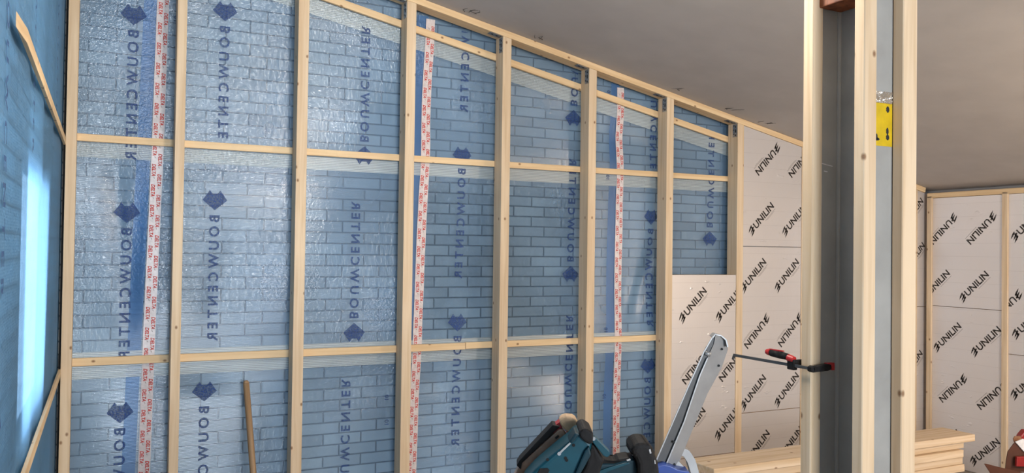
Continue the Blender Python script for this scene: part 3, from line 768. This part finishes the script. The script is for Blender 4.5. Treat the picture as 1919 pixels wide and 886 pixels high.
# ------------------------------------------------------------------ lumber stack
ly = 2.965
widths = [(2.50, 4.325, .200), (2.46, 4.275, .19), (2.52, 4.235, .19), (2.44, 4.245, .185), (2.49, 4.250, .185), (2.50, 4.170, .19), (2.47, 4.180, .19)]
z = -.978
names = ['topmost', 'second', 'third', 'fourth', 'fifth', 'sixth', 'seventh']
for i, (xa, xb, wd) in enumerate(widths):
    th = .040 if i else .038
    jy = (0, .012, .004, .016, .008, .014, .006)[i]
    o = stick('lumber_board', P(xa, ly+jy+wd/2, z-th/2), P(xb, ly+jy+wd/2+(.02 if i == 1 else 0), z-th/2), wd, th-.001, W_BOARD, (0,1,0), bevel=.002)
    tag(o, 'pale sawn pine board, %s from the top of the lumber stack behind the column' % names[i], 'board', 'boards of the lumber stack'); z -= th
o = stick('lumber_board', P(2.6, ly-.02+.1, z-.021), P(4.42, ly-.02+.1, z-.021), .21, .038, W_BOARD, (0,1,0), bevel=.002)
tag(o, 'long pale pine board at the bottom of the lumber stack, sticking out furthest right', 'board', 'boards of the lumber stack'); z -= .042
for x in (2.9, 3.95):
    t = thing('sawhorse', 'wooden sawhorse under the %s end of the lumber stack' % ('left' if x < 3 else 'right'), 'sawhorse', P(x, ly+.1, FL), 'sawhorses under the lumber')
    bm = bm_new(); add_box(bm, P(x, ly+.1, z-.031), (.07, .5, .055)); fin('top_beam', bm, W_BOARD, t, .002)
    for sx in (-1, 1):
        for sy in (-1, 1):
            bm = bm_new(); cyl(bm, P(x+sx*.02, ly+.1+sy*.2, z-.055), P(x+sx*.12, ly+.1+sy*.24, FL+.004), .022, n=4); fin('leg', bm, W_BOARD, t)

# ------------------------------------------------------------------ ladder
ld = thing('aluminium_ladder', 'aluminium ladder stile leaning in front of the insulation boards with a rounded metal top', 'ladder', at(1180, 1010, 2.0))
D0 = 2.0
bm = bm_new()   # light outer web
slab(bm, [(1221,930),(1246,874),(1282,790),(1312,702),(1326,670),(1338,644),(1341,627),(1352,629),(1363,640),(1364,655),(1352,690),(1326,737),(1276,858),(1247,930)], D0, .003, tilt=lambda x, y: .0006*(x-1317+(y-690)*.386))
fin('stile', bm, ALU, ld)
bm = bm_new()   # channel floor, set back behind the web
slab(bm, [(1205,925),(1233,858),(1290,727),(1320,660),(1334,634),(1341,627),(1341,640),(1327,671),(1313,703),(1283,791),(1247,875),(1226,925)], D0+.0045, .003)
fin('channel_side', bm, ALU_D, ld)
def ribbon(bm, pts, wpx, depth, th):
    L_ = []
    for i, p in enumerate(pts):
        q = pts[min(i+1, len(pts)-1)]; o_ = pts[max(i-1, 0)]; dx, dy = q[0]-o_[0], q[1]-o_[1]; l = math.hypot(dx, dy); L_.append((p[0]-dy/l*wpx/2, p[1]+dx/l*wpx/2))
    R2 = [(2*p[0]-l[0], 2*p[1]-l[1]) for p, l in zip(pts, L_)]
    for i in range(len(pts)-1): slab(bm, [L_[i], L_[i+1], R2[i+1], R2[i]], depth, th)
bm = bm_new(); ribbon(bm, [(1204,925),(1232,858),(1289,727),(1319,660),(1334,634),(1340,627)], 2.0, D0+.003, .003)
ribbon(bm, [(1226,925),(1246,876),(1282,791),(1312,703),(1326,671)], 2.0, D0-.002, .004); fin('rim', bm, ALU, ld)['label'] = 'thin bright rim of the channel'
bm = bm_new(); pts = []
for i in range(13):   # hood over the top: a strip bent round
    t = PI*i/12
    pts.append((1339-12*math.cos(t)*.9+4, 648-22*math.sin(t)))
ribbon(bm, [(1336,632),(1341,626.5),(1352,629),(1361,637),(1364,650)], 2.5, D0+.0015, .03); fin('top_cap', bm, ALU, ld, smooth=False)['label'] = 'rounded aluminium top'
bm = bm_new(); cyl(bm, at(1321,661,D0+.004), at(1331,664,D0+.004), .006, n=20)
fin('top_roller', bm, ALU, ld, smooth=True)
bm = bm_new()
for x, y in ((1353,654),(1347,685),(1263,828),(1264,870)): cyl(bm, at(x, y, D0-.0035+.0006*(x-1317+(y-690)*.386)), at(x, y, D0+.001+.0006*(x-1317+(y-690)*.386)), .003, n=12)
fin_each('rivet', bm, DARK, ld)
bm = bm_new(); ribbon(bm, [(1278,846),(1287,850),(1296,864),(1302,884),(1305,910)], 15, D0+.02, .03); ribbon(bm, [(1268,868),(1280,880),(1287,905)], 11, D0+.012, .012)
fin('hinge_arm', bm, ALU, ld)['label'] = 'curved hinge arm'
bm = bm_new(); slab(bm, [(1232,876),(1246,871),(1258,874),(1270,880),(1292,884),(1292,930),(1228,930)], D0-.03, .05); fin('blue_foot_lock', bm, BLUEPL, ld, .002)['label'] = 'blue plastic lock'
bm = bm_new(); cyl(bm, at(1214,920,D0+.01), at(1100,1230,D0+.1), .02, n=8); cyl(bm, at(1290,920,D0+.03), at(1330,1200,D0+.35), .018, n=8); fin('lower_leg', bm, ALU, ld)

# ------------------------------------------------------------------ tools on a workbench below the picture
TD = 1.55
wbz = at(1100, 1010, TD).z
tp = at(1095, 1010, TD)
wb = thing('workbench', 'workbench below the picture that carries the tools', 'workbench', (tp.x, tp.y, 0))
Rz = Matrix.Rotation(-YAW, 3, 'Z')
bm = bm_new(); add_box(bm, (tp.x, tp.y, wbz-.016), (.75, .42, .03), Rz); fin('tabletop', bm, W_BOARD, wb, .003)
for sx in (-1, 1):
    for sy in (-1, 1):
        q = Rz @ Vector((sx*.34, sy*.17, 0)); bm = bm_new(); add_box(bm, (tp.x+q.x, tp.y+q.y, (wbz-.03)/2), (.05,.05,wbz-.034), Rz); fin('leg', bm, W_BOARD, wb)

# hammer tacker with a beige head
hk = thing('hammer_tacker', 'brown metal stapler with red trim and worn beige head, left of the teal nail gun', 'stapler', at(1020, 1010, TD+.04+.05))
bm = bm_new(); slab(bm, [(974,872),(979,866),(1047,804),(1054,804),(1066,820),(1066,827),(1000,892),(960,960),(930,960)], TD+.04+.05, .032); fin('magazine', bm, TACK, hk, .003)
bm = bm_new(); slab(bm, [(968,872),(974,862),(1036,796),(1050,799),(978,868),(976,880)], TD+.04+.047, .040); fin('guide_rail', bm, RUBBER, hk, .0015)
bm = bm_new(); slab(bm, [(1030,806),(1041,796),(1051,789),(1056,796),(1050,806),(1040,812)], TD+.04+.055, .028); slab(bm, [(1062,812),(1070,806),(1076,817),(1070,824)], TD+.04+.044, .03); slab(bm, [(999,872),(1008,866),(1014,870),(1003,886),(992,890)], TD+.04+.040, .02); fin_each('red_trim', bm, REDP, hk)
bm = bm_new(); slab(bm, [(1048,792),(1053,785),(1062,782),(1076,783),(1083,790),(1084,799),(1080,810),(1074,816),(1067,811),(1060,807),(1054,801)], TD+.04+.045, .045); fin('head', bm, BEIGE, hk, .006, seg=3)['label'] = 'worn beige head'
bm = bm_new(); slab(bm, [(1040,820),(1046,815),(1048,818),(1042,823)], TD+.04+.0475, .004); fin('slot', bm, DARK, hk)

# teal nail gun
ng = thing('nail_gun', 'teal and black cordless nail gun lying in front of the sixth stud', 'power tool', at(1085, 1010, TD))
bm = bm_new(); slab(bm, [(985,900),(1003,880),(1040,848),(1068,826),(1080,812),(1092,809),(1100,818),(1110,830),(1108,850),(1096,872),(1080,900),(1072,960),(960,960)], TD, .075); fin('housing', bm, TEAL, ng, .009, seg=3)
bm = bm_new(); slab(bm, [(1066,829),(1078,811),(1087,813),(1080,822),(1073,831)], TD-.006, .05); slab(bm, [(1096,845),(1104,836),(1108,852),(1094,878),(1078,905),(1070,905)], TD-.008, .04); fin('side_trim', bm, TEAL_D, ng, .003)
bm = bm_new(); slab(bm, [(1085,810),(1093,803),(1100,803),(1112,811),(1112,826),(1106,834),(1096,828),(1088,820)], TD-.010, .085); fin('end_cap', bm, RUBBER, ng, .005, seg=3)
bm = bm_new(); slab(bm, [(1108,832),(1114,832),(1126,852),(1133,862),(1126,880),(1120,915),(1078,915),(1098,872)], TD+.008, .055); fin('grip', bm, RUBBER, ng, .006, seg=3)
bm = bm_new(); slab(bm, [(1110,820),(1116,819),(1143,846),(1143,853),(1138,857),(1131,854),(1111,829)], TD+.002, .02); fin('belt_hook', bm, TEAL, ng, .0015)['label'] = 'teal slide lever'
bm = bm_new(); cyl(bm, at(1112.5,822,TD-.005), at(1112.5,822,TD+.0), .0035, n=12); slab(bm, [(1044,851),(1068,829),(1070,831),(1047,853)], TD-.0015, .004); cyl(bm, at(1048,850,TD-.002), at(1048,850,TD+.004), .0035, n=10); fin_each('chrome_screw', bm, ALU, ng)
bm = bm_new()
for x, y in ((1075,834),(1060,858),(1062,862),(1026,861),(1110,844)): cyl(bm, at(x, y, TD-.0015), at(x, y, TD+.004), .003, n=10)
slab(bm, [(1005,892),(1012,878),(1026,877),(1030,881),(1022,895)], TD-.002, .02); fin_each('screw_hole', bm, RUBBER, ng)
# second tool
dr = thing('cordless_drill', 'dark teal and black cordless drill with a bulky round battery end, left of the ladder', 'power tool', at(1190, 1010, (TD+.09)))
bm = bm_new(); slab(bm, [(1112,876),(1124,868),(1150,868),(1172,862),(1190,860),(1196,880),(1196,940),(1105,940)], (TD+.09)+.02, .06); fin('housing', bm, TEAL_D, dr, .006, seg=3)
bm = bm_new(); slab(bm, [(1122,864),(1128,858),(1140,862),(1152,866),(1160,860),(1178,857),(1186,862),(1176,868),(1150,871),(1130,871)], (TD+.09)+.022, .05); fin('rubber_ridge', bm, RUBBER, dr, .004)
bm = bm_new(); pts = [(1183,842),(1188,834),(1198,830),(1210,829),(1220,834),(1225,842),(1229,854),(1234,868),(1236,884),(1236,940),(1196,940),(1196,870),(1190,856),(1184,852)]
slab(bm, pts, (TD+.09)-.002, .085); fin('battery_end', bm, RUBBER, dr, .010, seg=3)
bm = bm_new(); slab(bm, [(1216,842),(1219,841),(1221,849),(1218,850)], (TD+.09)-.004, .003); slab(bm, [(1226,862),(1228,862),(1229,869),(1227,869)], (TD+.09)-.004, .003); slab(bm, [(1174,862),(1181,859),(1182,862),(1176,864)], (TD+.09)+.018, .003); fin_each('bright_clip', bm, ALU, dr)
bm = bm_new(); slab(bm, [(1118,884),(1140,876),(1168,868),(1178,866),(1180,869),(1150,880),(1124,890)], (TD+.09)+.016, .01); fin('teal_stripe', bm, TEAL, dr, .001)

# ------------------------------------------------------------------ cardboard box at the right wall
cb = thing('cardboard_box', 'open reddish brown cardboard box with raised flaps at the bottom right', 'box', P(5.40, 3.45, FL))
CD = 5.05
bm = bm_new()
slab(bm, [(1884,884),(1886,862),(1889,846),(1900,831),(1903,829),(1925,850),(1960,856),(1960,884)], CD, .006)
fin('raised_flap', bm, CARD, cb)
bm = bm_new(); slab(bm, [(1901,829),(1899,822),(1902,817),(1913,817),(1916,826)], CD+.05, .006); fin('rear_flap', bm, CARD_IN, cb)['label'] = 'paler flap edge'
bm = bm_new(); slab(bm, [(1845,869),(1849,869),(1868,874),(1919,886),(1975,892),(1975,915),(1872,915),(1856,886)], CD-.20, .006, tilt=lambda x, y: (y-869)*-.004); fin('front_flap', bm, CARD, cb)
bm = bm_new(); c0 = at(1930, 905, CD); zt_ = c0.z
add_box(bm, (c0.x-.02, c0.y, zt_/2+.002), (.50, .34, zt_-.004), Matrix.Rotation(-.5, 3, 'Z')); fin('box_body', bm, CARD, cb, .002)
pl = bm_new(); slab(pl, [(1903,828),(1918,822),(1940,835),(1940,850),(1919,846)], CD-.012, .010); tag(fin('crumpled_paper', pl, PAPER, None, .003), 'white crumpled paper on the cardboard box at the right edge', 'paper')
pl = bm_new(); slab(pl, [(1906,856),(1960,854),(1960,876),(1905,874)], CD-.04, .02); tag(fin('red_case', pl, REDC, None, .004), 'dark red case inside the cardboard box at the right edge', 'case')
pl = bm_new(); slab(pl, [(1912,818),(1922,806),(1950,810),(1950,830),(1916,826)], CD+.12, .05); tag(fin('dark_red_cloth', pl, REDC, None, .01), 'dark red bundle at the right picture edge above the white paper', 'bundle')

# ------------------------------------------------------------------ loose wire ends poking from the ceiling at the plate
for i, (x, lab) in enumerate(((1.84,'left of the fifth stud'), (2.30,'right of the fifth stud'), (3.29,'above the seventh stud'), (3.72,'left of the eighth stud'), (4.05,'right of the eighth stud'))):
    bm = bm_new(); random.seed(i+3)
    for k in range(4):
        y = S-.03-.012*k; p = P(x+.02*k, y, zc(x+.02*k)+.002); q = p+Vector((random.uniform(-.07,.07), -.06, -.006-.0005*k)); r_ = q+Vector((random.uniform(-.03,.04), -.05, -.004))
        tube(bm, [p, q, r_], [.0016,.0013,.0008], n=5)
    tag(fin('wire_tuft', bm, DARK), 'tuft of thin dark fibres hanging from the ceiling edge ' + lab, 'fibres', 'dark fibre tufts along the ceiling edge')
